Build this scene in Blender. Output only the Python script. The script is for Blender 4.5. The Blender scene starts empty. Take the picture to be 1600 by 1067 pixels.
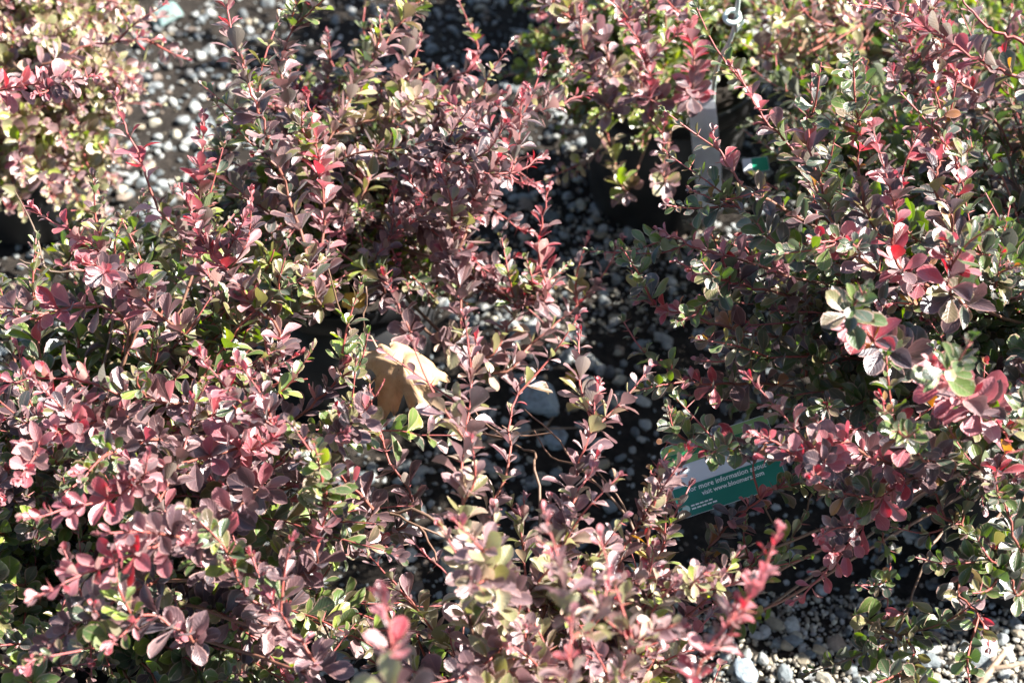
import bpy, math, random
import numpy as np
from mathutils import Vector, Matrix
from mathutils.bvhtree import BVHTree

DEBUG = False
R = random.Random(11)
NP = np.random.default_rng(5)
scene = bpy.context.scene
COL = scene.collection

# ------------------------------------------------------------------ camera
CAM_H, PITCH, LENS = 1.25, math.radians(45.0), 60.0
CAM = Vector((0.0, 0.0, CAM_H))
cam_d = bpy.data.cameras.new('camera')
cam = bpy.data.objects.new('camera', cam_d); COL.objects.link(cam)
cam.location = CAM
cam.rotation_euler = (math.pi/2 - PITCH, 0, 0)
cam_d.lens = LENS; cam_d.sensor_width = 36.0; cam_d.sensor_fit = 'HORIZONTAL'
cam_d.clip_start = 0.05; cam_d.clip_end = 200.0
cam_d.dof.use_dof = True
cam_d.dof.focus_distance = 1.20
cam_d.dof.aperture_fstop = 8.0
scene.camera = cam

# ------------------------------------------------------------------ sky and sun
SUN_DIR = Vector((0.98, 0.17, 0.0)).normalized()
SUN_EL = math.radians(41)
SUN_VEC = Vector((SUN_DIR.x*math.cos(SUN_EL), SUN_DIR.y*math.cos(SUN_EL), math.sin(SUN_EL)))
world = bpy.data.worlds.new('World'); scene.world = world; world.use_nodes = True
wn = world.node_tree.nodes; wl = world.node_tree.links
bg = wn.get('Background') or wn.new('ShaderNodeBackground')
sky = wn.new('ShaderNodeTexSky'); sky.sky_type = 'NISHITA'; sky.sun_disc = False
sky.sun_elevation = SUN_EL; sky.sun_rotation = math.atan2(SUN_DIR.x, SUN_DIR.y)
wl.new(sky.outputs[0], bg.inputs[0]); bg.inputs[1].default_value = 0.05
sun_d = bpy.data.lights.new('sun', 'SUN'); sun_d.energy = 5.0; sun_d.angle = math.radians(0.53)
sun_d.color = (1.0, 0.965, 0.915)
sun = bpy.data.objects.new('sun', sun_d); COL.objects.link(sun)
sun.rotation_euler = SUN_VEC.to_track_quat('Z', 'Y').to_euler()
sun.location = (2, 1, 3)
scene.view_settings.view_transform = 'Standard'; scene.view_settings.look = 'None'
scene.view_settings.exposure = 2.25; scene.view_settings.gamma = 1.0
scene.view_settings.use_curve_mapping = False
scene.render.engine = 'CYCLES'
scene.cycles.use_denoising = True
scene.cycles.max_bounces = 8
scene.cycles.caustics_reflective = False; scene.cycles.caustics_refractive = False

# ------------------------------------------------------------------ picture point -> place at a given height
C_F = Vector((0, math.cos(PITCH), -math.sin(PITCH)))
C_U = Vector((0, math.sin(PITCH), math.cos(PITCH)))
C_R = Vector((1, 0, 0))
K = 18.0/LENS/800.0
def at(u, v, z):
    d = C_F + C_R*((u-800)*K) + C_U*((533.5-v)*K)
    return CAM + d*((z-CAM_H)/d.z)
def px(p):
    q = Vector(p)-CAM; f = q.dot(C_F)
    return 800+q.dot(C_R)/f/K, 533.5-q.dot(C_U)/f/K

# ------------------------------------------------------------------ small helpers
def tag(o, label=None, cat=None, group=None, kind=None):
    if label: o['label'] = label
    if cat: o['category'] = cat
    if group: o['group'] = group
    if kind: o['kind'] = kind
    return o
def empty(name, loc):
    o = bpy.data.objects.new(name, None); COL.objects.link(o); o.location = loc
    o.empty_display_size = 0.03
    return o
def link(name, me, parent=None):
    o = bpy.data.objects.new(name, me); COL.objects.link(o)
    if parent is not None:
        o.parent = parent
    return o
def mesh_np(name, verts, faces, mat, smooth=True, attrs=None):
    """verts (n,3), faces: array (m,3)/(m,4) or list of arrays; attrs: dict name -> (type, array)"""
    me = bpy.data.meshes.new(name)
    verts = np.asarray(verts, dtype=np.float32)
    if not isinstance(faces, list): faces = [faces]
    faces = [np.asarray(f, dtype=np.int32) for f in faces if len(f)]
    nl = sum(f.size for f in faces); nf = sum(len(f) for f in faces)
    me.vertices.add(len(verts)); me.vertices.foreach_set('co', verts.ravel())
    me.loops.add(nl); me.polygons.add(nf)
    me.loops.foreach_set('vertex_index', np.concatenate([f.ravel() for f in faces]))
    tot = np.concatenate([np.full(len(f), f.shape[1], dtype=np.int32) for f in faces])
    st = np.concatenate([[0], np.cumsum(tot)[:-1]]).astype(np.int32)
    me.polygons.foreach_set('loop_start', st)
    me.polygons.foreach_set('loop_total', tot)
    me.polygons.foreach_set('use_smooth', np.full(nf, smooth, dtype=bool))
    for an, (ty, arr) in (attrs or {}).items():
        a = me.attributes.new(an, ty, 'POINT')
        a.data.foreach_set('color' if ty == 'FLOAT_COLOR' else ('value' if ty == 'FLOAT' else 'vector'), np.asarray(arr, dtype=np.float32).ravel())
    me.materials.append(mat)
    me.update(calc_edges=True); me.validate()
    return me

# ------------------------------------------------------------------ materials
class NT:
    def __init__(s, name):
        s.m = bpy.data.materials.new(name); s.m.use_nodes = True
        s.t = s.m.node_tree; s.t.nodes.clear()
        s.out = s.n('ShaderNodeOutputMaterial')
    def n(s, ty, **kw):
        nd = s.t.nodes.new(ty)
        for k, v in kw.items(): setattr(nd, k, v)
        return nd
    def l(s, a, b): s.t.links.new(a, b)
    def put(s, sock, v):
        if hasattr(v, 'is_output'): s.l(v, sock)
        elif v is not None: sock.default_value = v
    def math(s, op, a, b=None, clamp=False):
        nd = s.n('ShaderNodeMath', operation=op, use_clamp=clamp)
        s.put(nd.inputs[0], a); s.put(nd.inputs[1], b)
        return nd.outputs[0]
    def mix(s, f, a, b, bt='MIX'):
        nd = s.n('ShaderNodeMix', data_type='RGBA', blend_type=bt)
        s.put(nd.inputs[0], f); s.put(nd.inputs[6], a); s.put(nd.inputs[7], b)
        return nd.outputs[2]
    def ramp(s, f, stops):
        nd = s.n('ShaderNodeValToRGB'); e = nd.color_ramp.elements
        while len(e) < len(stops): e.new(0.5)
        for x, (p, c) in zip(e, stops):
            x.position = p; x.color = (*c, 1) if len(c) == 3 else c
        s.put(nd.inputs[0], f)
        return nd.outputs[0]
    def mrange(s, v, a, b, c=0.0, d=1.0, smooth=True):
        nd = s.n('ShaderNodeMapRange', interpolation_type='SMOOTHSTEP' if smooth else 'LINEAR')
        s.put(nd.inputs[0], v)
        for i, q in zip((1, 2, 3, 4), (a, b, c, d)): nd.inputs[i].default_value = q
        return nd.outputs[0]
    def noise(s, scale, detail=3, rough=.55, vec=None, out=0):
        nd = s.n('ShaderNodeTexNoise'); nd.inputs['Scale'].default_value = scale
        nd.inputs['Detail'].default_value = detail; nd.inputs['Roughness'].default_value = rough
        if vec is not None: s.l(vec, nd.inputs['Vector'])
        return nd.outputs[out]
    def pos(s): return s.n('ShaderNodeNewGeometry').outputs['Position']
    def attr(s, name, out='Color'):
        return s.n('ShaderNodeAttribute', attribute_name=name).outputs[out]
    def bsdf(s, base, rough=.5, spec=.5, bump=None, bstr=.3, bdist=.001, **kw):
        p = s.n('ShaderNodeBsdfPrincipled')
        s.put(p.inputs['Base Color'], base if hasattr(base, 'is_output') else (*base, 1) if len(base) == 3 else base)
        s.put(p.inputs['Roughness'], rough); s.put(p.inputs['Specular IOR Level'], spec)
        for k, v in kw.items(): s.put(p.inputs[k], v)
        if bump is not None:
            b = s.n('ShaderNodeBump'); b.inputs['Strength'].default_value = bstr; b.inputs['Distance'].default_value = bdist
            s.l(bump, b.inputs['Height']); s.l(b.outputs[0], p.inputs['Normal'])
        return p
    def done(s, shader):
        s.l(shader, s.out.inputs['Surface']); return s.m

def leaf_material():
    t = NT('barberry leaf')
    tint = t.attr('tint')
    sep = t.n('ShaderNodeSeparateXYZ'); t.l(t.attr('leafuv', 'Vector'), sep.inputs[0])
    s_, c_ = sep.outputs[0], t.math('ABSOLUTE', sep.outputs[1])
    pos = t.pos()
    mott = t.noise(160, 3, .6, pos)
    fine = t.noise(900, 2, .6, pos)
    col = t.mix(1.0, tint, t.ramp(mott, [(.25, (.72, .74, .74)), (.75, (1.25, 1.2, 1.2))]), 'MULTIPLY')
    # paler margin and midrib
    marg = t.mrange(c_, .76, .95)
    mid = t.mrange(c_, .10, .02)
    lighter = t.mix(.50, tint, (.70, .40, .34, 1))
    col = t.mix(t.math('MULTIPLY', marg, .9), col, lighter)
    col = t.mix(t.math('MULTIPLY', mid, .35), col, lighter)
    # underside: paler, greener
    back = t.n('ShaderNodeNewGeometry').outputs['Backfacing']
    und = t.mix(.45, tint, (.20, .20, .13, 1))
    col = t.mix(back, col, und)
    # dust and dried water specks
    vo = t.n('ShaderNodeTexVoronoi'); vo.inputs['Scale'].default_value = 330; t.l(pos, vo.inputs['Vector'])
    speck = t.mrange(vo.outputs['Distance'], .16, .10)
    sel = t.mrange(t.noise(60, 1, .5, pos), .55, .66)
    col = t.mix(t.math('MULTIPLY', t.math('MULTIPLY', speck, sel), .45), col, (.62, .6, .58, 1))
    # side veins as faint relief
    w = t.math('SINE', t.math('MULTIPLY', t.math('ADD', s_, t.math('MULTIPLY', c_, -.35)), 46.0))
    hgt = t.math('ADD', t.math('MULTIPLY', w, .22), t.math('ADD', t.math('MULTIPLY', fine, .6), t.math('MULTIPLY', mid, -.8)))
    rough = t.mrange(mott, .3, .7, .30, .46)
    p = t.bsdf(col, rough, .8, hgt, .35, .0006, **{'Coat Weight': .35, 'Coat Roughness': .28, 'Sheen Weight': .12, 'Sheen Roughness': .5})
    p.inputs['Sheen Tint'].default_value = (.85, .8, .9, 1)
    tr = t.n('ShaderNodeBsdfTranslucent')
    hs = t.n('ShaderNodeHueSaturation'); hs.inputs['Saturation'].default_value = 1.25; hs.inputs['Value'].default_value = 2.1
    t.l(tint, hs.inputs['Color']); t.l(hs.outputs[0], tr.inputs[0])
    mx = t.n('ShaderNodeMixShader'); mx.inputs[0].default_value = .25
    t.l(p.outputs[0], mx.inputs[1]); t.l(tr.outputs[0], mx.inputs[2])
    return t.done(mx.outputs[0])
M_LEAF = leaf_material()

def stem_material():
    t = NT('barberry stem')
    age = t.attr('age', 'Fac'); pos = t.pos()
    n = t.noise(220, 4, .6, pos)
    a = t.math('ADD', age, t.math('MULTIPLY', t.math('SUBTRACT', n, .5), .25))
    col = t.ramp(a, [(0.0, (.12, .085, .06)), (.34, (.17, .10, .065)), (.55, (.21, .078, .052)), (.8, (.29, .068, .055)), (1, (.38, .115, .11))])
    p = t.bsdf(col, .5, .4, t.noise(1500, 3, .6, pos), .35, .0006)
    return t.done(p.outputs[0])
M_STEM = stem_material()

def twig_material():
    t = NT('dry twig'); pos = t.pos()
    col = t.ramp(t.noise(150, 4, .6, pos), [(.3, (.20, .13, .085)), (.7, (.42, .31, .22))])
    return t.done(t.bsdf(col, .75, .25, t.noise(900, 4, .6, pos), .5, .001).outputs[0])
M_TWIG = twig_material()

def stone_material():
    t = NT('gravel stone'); tint = t.attr('tint'); pos = t.pos()
    col = t.mix(1.0, tint, t.ramp(t.noise(260, 5, .65, pos), [(.25, (.62, .62, .63)), (.5, (1, 1, 1)), (.8, (1.22, 1.2, 1.14))]), 'MULTIPLY')
    dirt = t.mrange(t.noise(70, 3, .6, pos), .52, .68)
    col = t.mix(t.math('MULTIPLY', dirt, .55), col, (.085, .065, .05, 1))
    return t.done(t.bsdf(col, .72, .35, t.noise(500, 5, .65, pos), .6, .0015).outputs[0])
M_STONE = stone_material()

def soil_material():
    t = NT('dark soil'); pos = t.pos()
    col = t.ramp(t.noise(90, 6, .65, pos), [(.3, (.012, .010, .008)), (.55, (.03, .024, .019)), (.8, (.075, .06, .048))])
    return t.done(t.bsdf(col, .9, .2, t.noise(260, 6, .7, pos), .9, .006).outputs[0])
M_SOIL = soil_material()

def pot_material():
    t = NT('black nursery pot plastic'); pos = t.pos()
    d = t.mrange(t.noise(28, 5, .6, pos), .45, .75)
    col = t.mix(t.math('MULTIPLY', d, .35), (.013, .013, .014, 1), (.055, .05, .043, 1))
    return t.done(t.bsdf(col, .45, .4, t.noise(300, 3, .6, pos), .15, .0006).outputs[0])
M_POT = pot_material()

def plain(name, c, rough=.45, spec=.5, var=.08, scale=80, trans=0):
    t = NT(name); pos = t.pos(); n = t.noise(scale, 4, .6, pos)
    lo = tuple(x*(1-var) for x in c); hi = tuple(min(1, x*(1+var)) for x in c)
    p = t.bsdf(t.ramp(n, [(.3, lo), (.7, hi)]), rough, spec)
    sh = p.outputs[0]
    if trans:
        tr = t.n('ShaderNodeBsdfTranslucent'); tr.inputs[0].default_value = (*c, 1)
        mx = t.n('ShaderNodeMixShader'); mx.inputs[0].default_value = trans
        t.l(sh, mx.inputs[1]); t.l(tr.outputs[0], mx.inputs[2]); sh = mx.outputs[0]
    return t.done(sh)

def dead_leaf_material(name, a, b, c):
    t = NT(name); pos = t.pos()
    col = t.ramp(t.noise(45, 5, .65, pos), [(.28, a), (.5, b), (.75, c)])
    spots = t.mrange(t.noise(220, 3, .6, pos), .66, .74)
    col = t.mix(t.math('MULTIPLY', spots, .6), col, (.16, .08, .035, 1))
    vein = t.attr('vein', 'Fac')
    col = t.mix(t.math('MULTIPLY', vein, .35), col, (.62, .45, .28, 1))
    h = t.math('ADD', t.noise(300, 4, .6, pos), t.math('MULTIPLY', vein, 1.2))
    p = t.bsdf(col, .6, .3, h, .5, .0012)
    tr = t.n('ShaderNodeBsdfTranslucent'); t.l(col, tr.inputs[0])
    mx = t.n('ShaderNodeMixShader'); mx.inputs[0].default_value = .22
    t.l(p.outputs[0], mx.inputs[1]); t.l(tr.outputs[0], mx.inputs[2])
    return t.done(mx.outputs[0])
M_DEAD = dead_leaf_material('dry tan leaf', (.34, .19, .09), (.52, .33, .18), (.62, .43, .26))
M_DEAD2 = dead_leaf_material('dry brown leaf', (.16, .065, .025), (.27, .12, .05), (.36, .18, .08))
M_DEADY = dead_leaf_material('yellow fallen leaf', (.45, .25, .03), (.62, .38, .05), (.7, .48, .1))

# ------------------------------------------------------------------ ground
def build_ground():
    nx, ny = 160, 160
    xs = np.sign(np.linspace(-1, 1, nx))*np.abs(np.linspace(-1, 1, nx))**2.4*14
    ys = 1.3+np.sign(np.linspace(-1, 1, ny))*np.abs(np.linspace(-1, 1, ny))**2.4*14
    X, Y = np.meshgrid(xs, ys)
    Z = .004*np.sin(X*9+1)*np.cos(Y*7)+.003*np.sin(X*23+Y*17)+.002*np.sin(X*51-Y*43)-.004
    v = np.stack([X, Y, Z], -1).reshape(-1, 3)
    i = np.arange(nx*ny).reshape(ny, nx)
    f = np.stack([i[:-1, :-1], i[:-1, 1:], i[1:, 1:], i[1:, :-1]], -1).reshape(-1, 4)
    o = link('ground', mesh_np('ground', v, f, M_SOIL)); tag(o, kind='structure')
build_ground()
def gz(x, y): return .004*math.sin(x*9+1)*math.cos(y*7)+.003*math.sin(x*23+y*17)+.002*math.sin(x*51-y*43)-.004

# stones
def ico(sub):
    import bmesh
    bm = bmesh.new(); bmesh.ops.create_icosphere(bm, subdivisions=sub, radius=1.0)
    bm.verts.ensure_lookup_table()
    v = np.array([q.co[:] for q in bm.verts]); f = np.array([[q.index for q in p.verts] for p in bm.faces]); bm.free()
    return v, f
I1, F1 = ico(1); I2, F2 = ico(2); I3, F3 = ico(3)
def stone_shape(base, rng):
    """angular crushed stone: a ball cut flat by random planes"""
    v = base.copy()
    for _ in range(rng.integers(7, 12)):
        n = rng.normal(size=3); n /= np.linalg.norm(n); d = rng.uniform(.55, .88)
        h = v@n; k = h > d
        v[k] -= np.outer((h[k]-d), n)*rng.uniform(.75, 1)
    v *= 1+rng.uniform(-.05, .05, (len(v), 1))
    v *= np.array([rng.uniform(.9, 1.35), rng.uniform(.75, 1.05), rng.uniform(.5, .8)])
    return v
SHAPES1 = [stone_shape(I1, NP) for _ in range(24)]
SHAPES2 = [stone_shape(I2, NP) for _ in range(24)]
STONE_COLS = .55*np.array([(.40, .43, .43), (.50, .52, .50), (.60, .60, .56), (.30, .34, .35), (.22, .25, .26), (.62, .58, .46), (.50, .42, .30), (.36, .28, .22), (.16, .16, .16), (.66, .66, .63)])
STONE_P = np.array([.2, .17, .13, .14, .1, .07, .05, .05, .05, .04])
def rot_rand(rng):
    a = rng.uniform(0, 2*math.pi); t = rng.normal()*.35; b = rng.normal()*.35
    ca, sa = math.cos(a), math.sin(a)
    Rz = np.array([[ca, -sa, 0], [sa, ca, 0], [0, 0, 1]])
    Rx = np.array([[1, 0, 0], [0, math.cos(t), -math.sin(t)], [0, math.sin(t), math.cos(t)]])
    Ry = np.array([[math.cos(b), 0, math.sin(b)], [0, 1, 0], [-math.sin(b), 0, math.cos(b)]])
    return Rz@Rx@Ry
def build_gravel():
    V = []; Fa = []; Cc = []; off = 0
    GRIT = np.array([(.36, .32, .25), (.26, .22, .17), (.42, .40, .35), (.18, .16, .13), (.48, .44, .34), (.33, .32, .30)])
    def add(x, y, r, lift, grit=False):
        nonlocal off
        big = r > .0062
        sh = (SHAPES2 if big else SHAPES1)[NP.integers(24)]; f = F2 if big else F1
        v = (sh*r)@rot_rand(NP).T + np.array([x, y, gz(x, y)+lift*r])
        c = STONE_COLS[NP.choice(len(STONE_COLS), p=STONE_P)]*NP.uniform(.8, 1.15)
        if grit: c = GRIT[NP.integers(6)]*NP.uniform(.8, 1.15)
        V.append(v); Fa.append(f+off); off += len(v)
        Cc.append(np.tile([*c, 1], (len(v), 1)))
    n = 0
    while n < 15000:
        y = NP.uniform(.62, 2.15); w = .36+(y-.62)*.24+.06
        x = NP.uniform(-w, w)
        if .02 < x < .32 and .92 < y < 1.27 and NP.random() < .5: n += 1; continue
        add(x, y, .0018+.0058*NP.random()**2.6, NP.uniform(.15, .6)); n += 1
    for (x0, x1, y0, y1, k) in ((.16, .56, .78, .93, 3800), (-.02, .22, 1.27, 1.48, 1200), (.30, .75, 1.3, 1.8, 1800)):
        for _ in range(k): add(NP.uniform(x0, x1), NP.uniform(y0, y1), .0011+.0026*NP.random()**1.6, NP.uniform(.3, 1.3), True)
    for _ in range(3500):
        add(NP.uniform(-1.6, 1.6), NP.uniform(0.1, 3.4), .004+.007*NP.random()**2, NP.uniform(.15, .5))
    me = mesh_np('gravel', np.concatenate(V), np.concatenate(Fa), M_STONE, False, {'tint': ('FLOAT_COLOR', np.concatenate(Cc))})
    o = link('gravel', me)
    tag(o, 'loose grey and white crushed gravel strewn over dark soil', 'gravel', kind='stuff')
build_gravel()

def stone_mesh(name, r, col, seed, sub=3):
    rng = np.random.default_rng(seed)
    base = I3 if sub == 3 else I2
    v = stone_shape(base, rng)*r
    c = np.tile([*col, 1], (len(v), 1))
    return mesh_np(name, v, F3 if sub == 3 else F2, M_STONE, False, {'tint': ('FLOAT_COLOR', c)})
# a few stones that stand out by size or colour
for (u, v, r, col, lab) in [
    (842, 622, .024, (.25, .30, .33), 'large bluish grey stone, biggest on the gravel between the shrubs'),
    (868, 682, .014, (.22, .27, .30), 'flat grey stone just in front of the largest stone'),
    (860, 425, .014, (.70, .68, .52), 'pale cream oblong pebble in the gravel gap near the pot'),
    (1165, 1045, .013, (.26, .31, .35), 'blue grey stone at the near edge of the sunlit gravel strip'),
    (1545, 1003, .012, (.70, .70, .64), 'white stone on sunlit gravel below the trailing purple leaves'),
    (262, 20, .020, (.14, .21, .20), 'teal grey stone lying in shadow on the ground behind the tall dark shoots')]:
    p = at(u, v, r*.4)
    o = link('stone', stone_mesh('stone', r, col, int(u)))
    o.location = (p.x, p.y, gz(p.x, p.y)+r*.42); o.rotation_euler = (0, 0, u*.7)
    tag(o, lab, 'stone')
# the larger pieces of the gravel, one object each, sharing a few meshes
PEB = [stone_mesh('gravel_stone', 1.0, STONE_COLS[k % 8]*1.0, 300+k, 2) for k in range(16)]
gap_px = [(800, 1010, 290, 900, 62, 'gap between the shrubs'), (1180, 1590, 960, 1065, 40, 'sunlit strip in front of the pot'), (640, 730, 780, 920, 12, 'shaded hollow between the pink-tipped and mauve shrubs'), (230, 330, 0, 260, 16, 'ground beside the tall arching shoots'), (150, 420, 200, 340, 14, 'ground between the pale and the tall dark shrub'), (1480, 1600, 60, 350, 22, 'bright ground behind the bare stems'), (540, 640, 330, 460, 10, 'ground under the tall dark shrub')]
for (u0, u1, v0, v1, n, where) in gap_px:
    for _ in range(n):
        p = at(R.uniform(u0, u1), R.uniform(v0, v1), .004)
        r = R.uniform(.0055, .0098)
        o = link('gravel_stone', R.choice(PEB))
        o.scale = (r, r, r); o.rotation_euler = (R.gauss(0, .3), R.gauss(0, .3), R.uniform(0, 6.3))
        o.location = (p.x, p.y, gz(p.x, p.y)+r*.35)
        tag(o, 'loose angular gravel stone on the '+where, 'stone', 'gravel stones, '+where)

# ------------------------------------------------------------------ pots
def lathe(prof, n=48):
    v = []; f = []
    m = len(prof)
    for (r, z) in prof:
        for k in range(n):
            a = 2*math.pi*k/n; v.append((r*math.cos(a), r*math.sin(a), z))
    for i in range(m-1):
        for k in range(n):
            a, b = i*n+k, i*n+(k+1) % n
            f.append((a, b, b+n, a+n))
    return np.array(v), np.array(f)
POT_H = .175
def pot_meshes():
    v, f = lathe([(.002, .0), (.074, .0), (.078, .004), (.081, .03), (.0925, POT_H-.03), (.0925, POT_H-.03)])
    body = mesh_np('pot_body', *lathe([(.002, 0), (.074, 0), (.078, .004), (.0945, POT_H-.022), (.0915, POT_H-.022), (.075, .006)]), M_POT)
    rim = mesh_np('pot_rim', *lathe([(.0952, POT_H-.024), (.0985, POT_H-.022), (.0995, POT_H-.003), (.098, POT_H), (.095, POT_H), (.0935, POT_H-.004), (.0930, POT_H-.024), (.0952, POT_H-.024)]), M_POT)
    n = 40; rr = [0, .02, .04, .06, .078, .0925]
    vs = []; fs = []
    for i, r in enumerate(rr):
        for k in range(n):
            a = 2*math.pi*k/n
            vs.append((r*math.cos(a), r*math.sin(a), POT_H-.024+.004*math.sin(k*1.7+i*2)+.002*math.cos(k*5.1)))
    for i in range(len(rr)-1):
        for k in range(n):
            a, b = i*n+k, i*n+(k+1) % n
            fs.append((a, a+n, b+n, b))
    soil = mesh_np('potting_soil', np.array(vs), np.array(fs), M_SOIL)
    return body, rim, soil
POT_BODY, POT_RIM, POT_SOIL = pot_meshes()
def pot(x, y, label, scale=1.0):
    t = empty('nursery_pot', (x, y, 0)); t.scale = (scale, scale, scale)
    b = link('pot_body', POT_BODY, t); link('rim', POT_RIM, t); link('potting_soil', POT_SOIL, t)
    tag(t, label, 'plant pot')
    return t

# ------------------------------------------------------------------ leaves
ROWS = np.array([0, .16, .36, .56, .75, .91, 1.0])
def leaf_shape(w, tipsharp, fold, arch, twist):
    half = np.array([.022, .045, .15, .245, .275, .19, .035])*w/.275*.275
    if tipsharp: half = np.array([.022, .055, .17, .25, .25, .15, .012])*w/.275*.275
    cols = np.array([-1, -.55, 0, .55, 1])
    v = []; uv = []
    for s, h in zip(ROWS, half):
        zc = arch*(s*(1-s)*1.0)*1.0 + (-arch*.35*s*s)
        for c in cols:
            x = h*c
            z = zc + fold*abs(c)**1.35*h
            tw = twist*s
            v.append((x*math.cos(tw), s, z+x*math.sin(tw))); uv.append((s, c, 0))
    v = np.array(v); uv = np.array(uv)
    f = []
    for i in range(len(ROWS)-1):
        for j in range(4):
            a = i*5+j
            f.append((a, a+1, a+6, a+5))
    return v, np.array(f), uv
LSH = [leaf_shape(1.0, False, .35, .18, 0.1), leaf_shape(.9, False, .55, .10, -.25), leaf_shape(1.08, False, .15, .30, .2),
       leaf_shape(.85, True, .45, .20, -.1), leaf_shape(1.0, True, .25, -.18, .3), leaf_shape(.95, False, .7, .32, -.3),
       leaf_shape(1.15, False, .30, -.10, 0.0), leaf_shape(.75, True, .4, .35, .35)]
LOW_R = [0, 3, 4, 6]; LOW_C = [0, 2, 4]
LOW_I = np.array([r*5+c for r in LOW_R for c in LOW_C])
LOW_F = np.array([(i*3+j, i*3+j+1, i*3+j+4, i*3+j+3) for i in range(3) for j in range(2)])
TINTS = {  # leaf pigments
    'purple': [(.074, .044, .049), (.094, .052, .055), (.060, .045, .052), (.116, .058, .058)],
    'mauve': [(.20, .125, .130), (.235, .15, .145), (.175, .10, .108)],
    'pink': [(.38, .14, .155), (.42, .185, .195), (.31, .095, .112)],
    'red': [(.35, .055, .068), (.29, .045, .052), (.39, .09, .105)],
    'green': [(.065, .105, .026), (.082, .132, .026), (.050, .080, .028), (.110, .160, .032)],
    'dusk': [(.048, .070, .040), (.058, .072, .046), (.058, .060, .052)],
    'olive': [(.15, .14, .055), (.18, .17, .065), (.13, .10, .055)],
    'pale': [(.30, .275, .155), (.33, .25, .18), (.26, .26, .125)],
    'lime': [(.19, .27, .035), (.25, .30, .05)],
    'orange': [(.26, .115, .045), (.30, .16, .05)],
    'yellow': [(.44, .32, .06)],
}
TLIST = [(k, c) for k in TINTS for c in TINTS[k]]
TIDX = {}
for i, (k, c) in enumerate(TLIST): TIDX.setdefault(k, []).append(i)
LEAF_ME = {}
def leaf_mesh(si, ti):
    if (si, ti) not in LEAF_ME:
        v, f, uv = LSH[si]
        LEAF_ME[(si, ti)] = mesh_np('leaf', v, f, M_LEAF, True, {
            'tint': ('FLOAT_COLOR', np.tile([*TLIST[ti][1], 1], (len(v), 1))), 'leafuv': ('FLOAT_VECTOR', uv)})
    return LEAF_ME[(si, ti)]

# ------------------------------------------------------------------ shrub building
class Shrub:
    def __init__(s, base, label, group=None):
        s.base = Vector(base); s.sidepal = None; s.keep = set(); s.sidep = 1.0; s.leaves = []; s.branches = []
        s.root = empty('barberry_shrub', s.base)
        tag(s.root, label, 'shrub', group)
SHRUBS = []

def catmull(P, n):
    P = [Vector(p) for p in P]
    if len(P) == 2: P = [P[0], (P[0]+P[1])/2, P[1]]
    Q = [P[0]*2-P[1]]+P+[P[-1]*2-P[-2]]
    seg = len(P)-1; out = []
    for i in range(n+1):
        t = i/n*seg; k = min(int(t), seg-1); t -= k
        a, b, c, d = Q[k:k+4]
        out.append(.5*((2*b)+(c-a)*t+(2*a-5*b+4*c-d)*t*t+(3*b-a-3*c+d)*t*t*t))
    return out
def arclen(pts):
    L = [0.0]
    for a, b in zip(pts, pts[1:]): L.append(L[-1]+(b-a).length)
    return L
def frame_of(T):
    a = Vector((0, 0, 1)) if abs(T.z) < .9 else Vector((1, 0, 0))
    u = T.cross(a).normalized(); return u, T.cross(u).normalized()
class TubeMesh:
    def __init__(s): s.v = []; s.f3 = []; s.f4 = []; s.age = []
    def tube(s, pts, r0, r1, a0, a1, sides=5, kink=0):
        n = len(pts); b0 = len(s.v)
        for i, p in enumerate(pts):
            T = (pts[min(i+1, n-1)]-pts[max(i-1, 0)]).normalized(); u, w = frame_of(T)
            t = i/(n-1); r = r0+(r1-r0)*t
            if kink: r *= 1+kink*R.uniform(-.5, 1)
            for k in range(sides):
                a = 2*math.pi*k/sides
                s.v.append(tuple(p+u*(r*math.cos(a))+w*(r*math.sin(a)))); s.age.append(a0+(a1-a0)*t)
        for i in range(n-1):
            for k in range(sides):
                a, b = b0+i*sides+k, b0+i*sides+(k+1) % sides
                s.f4.append((a, b, b+sides, a+sides))
        s.v.append(tuple(pts[-1]+(pts[-1]-pts[-2]).normalized()*r1)); s.age.append(a1)
        for k in range(sides): s.f3.append((b0+(n-1)*sides+k, b0+(n-1)*sides+(k+1) % sides, len(s.v)-1))
    def spine(s, p, d, ln, age):
        u, w = frame_of(d); b = len(s.v); r = .00055
        for q in (p+u*r, p-u*r*.5+w*r*.87, p-u*r*.5-w*r*.87, p+d*ln): s.v.append(tuple(q)); s.age.append(age)
        s.f3 += [(b, b+1, b+3), (b+1, b+2, b+3), (b+2, b, b+3)]
    def mesh(s, name, mat):
        return mesh_np(name, np.array(s.v), [np.array(s.f4), np.array(s.f3)] if s.f3 else np.array(s.f4), mat, True, {'age': ('FLOAT', np.array(s.age))})

UP = Vector((0, 0, 1))
def rnd_unit():
    return Vector((R.gauss(0, 1), R.gauss(0, 1), R.gauss(0, 1))).normalized()
def pick_tint(pal, t):
    """pal: list of (t_end, {class: weight})"""
    for te, w in pal:
        if t <= te:
            k = R.choices(list(w), list(w.values()))[0]; return R.choice(TIDX[k])
    w = pal[-1][1]; k = R.choices(list(w), list(w.values()))[0]; return R.choice(TIDX[k])

def add_leaf(sh, bi, p, d, nrm, L, ti, si=None):
    y = d.normalized(); z = (nrm-y*nrm.dot(y))
    if z.length < 1e-4: z = frame_of(y)[0]
    z.normalize(); x = y.cross(z)
    si = R.randrange(len(LSH)) if si is None else si
    wf = L*R.uniform(.88, 1.15)
    M = np.array([[x.x*wf, y.x*L, z.x*L, p.x], [x.y*wf, y.y*L, z.y*L, p.y], [x.z*wf, y.z*L, z.z*L, p.z]])
    sh.leaves.append((si, ti, M, bi))

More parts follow.
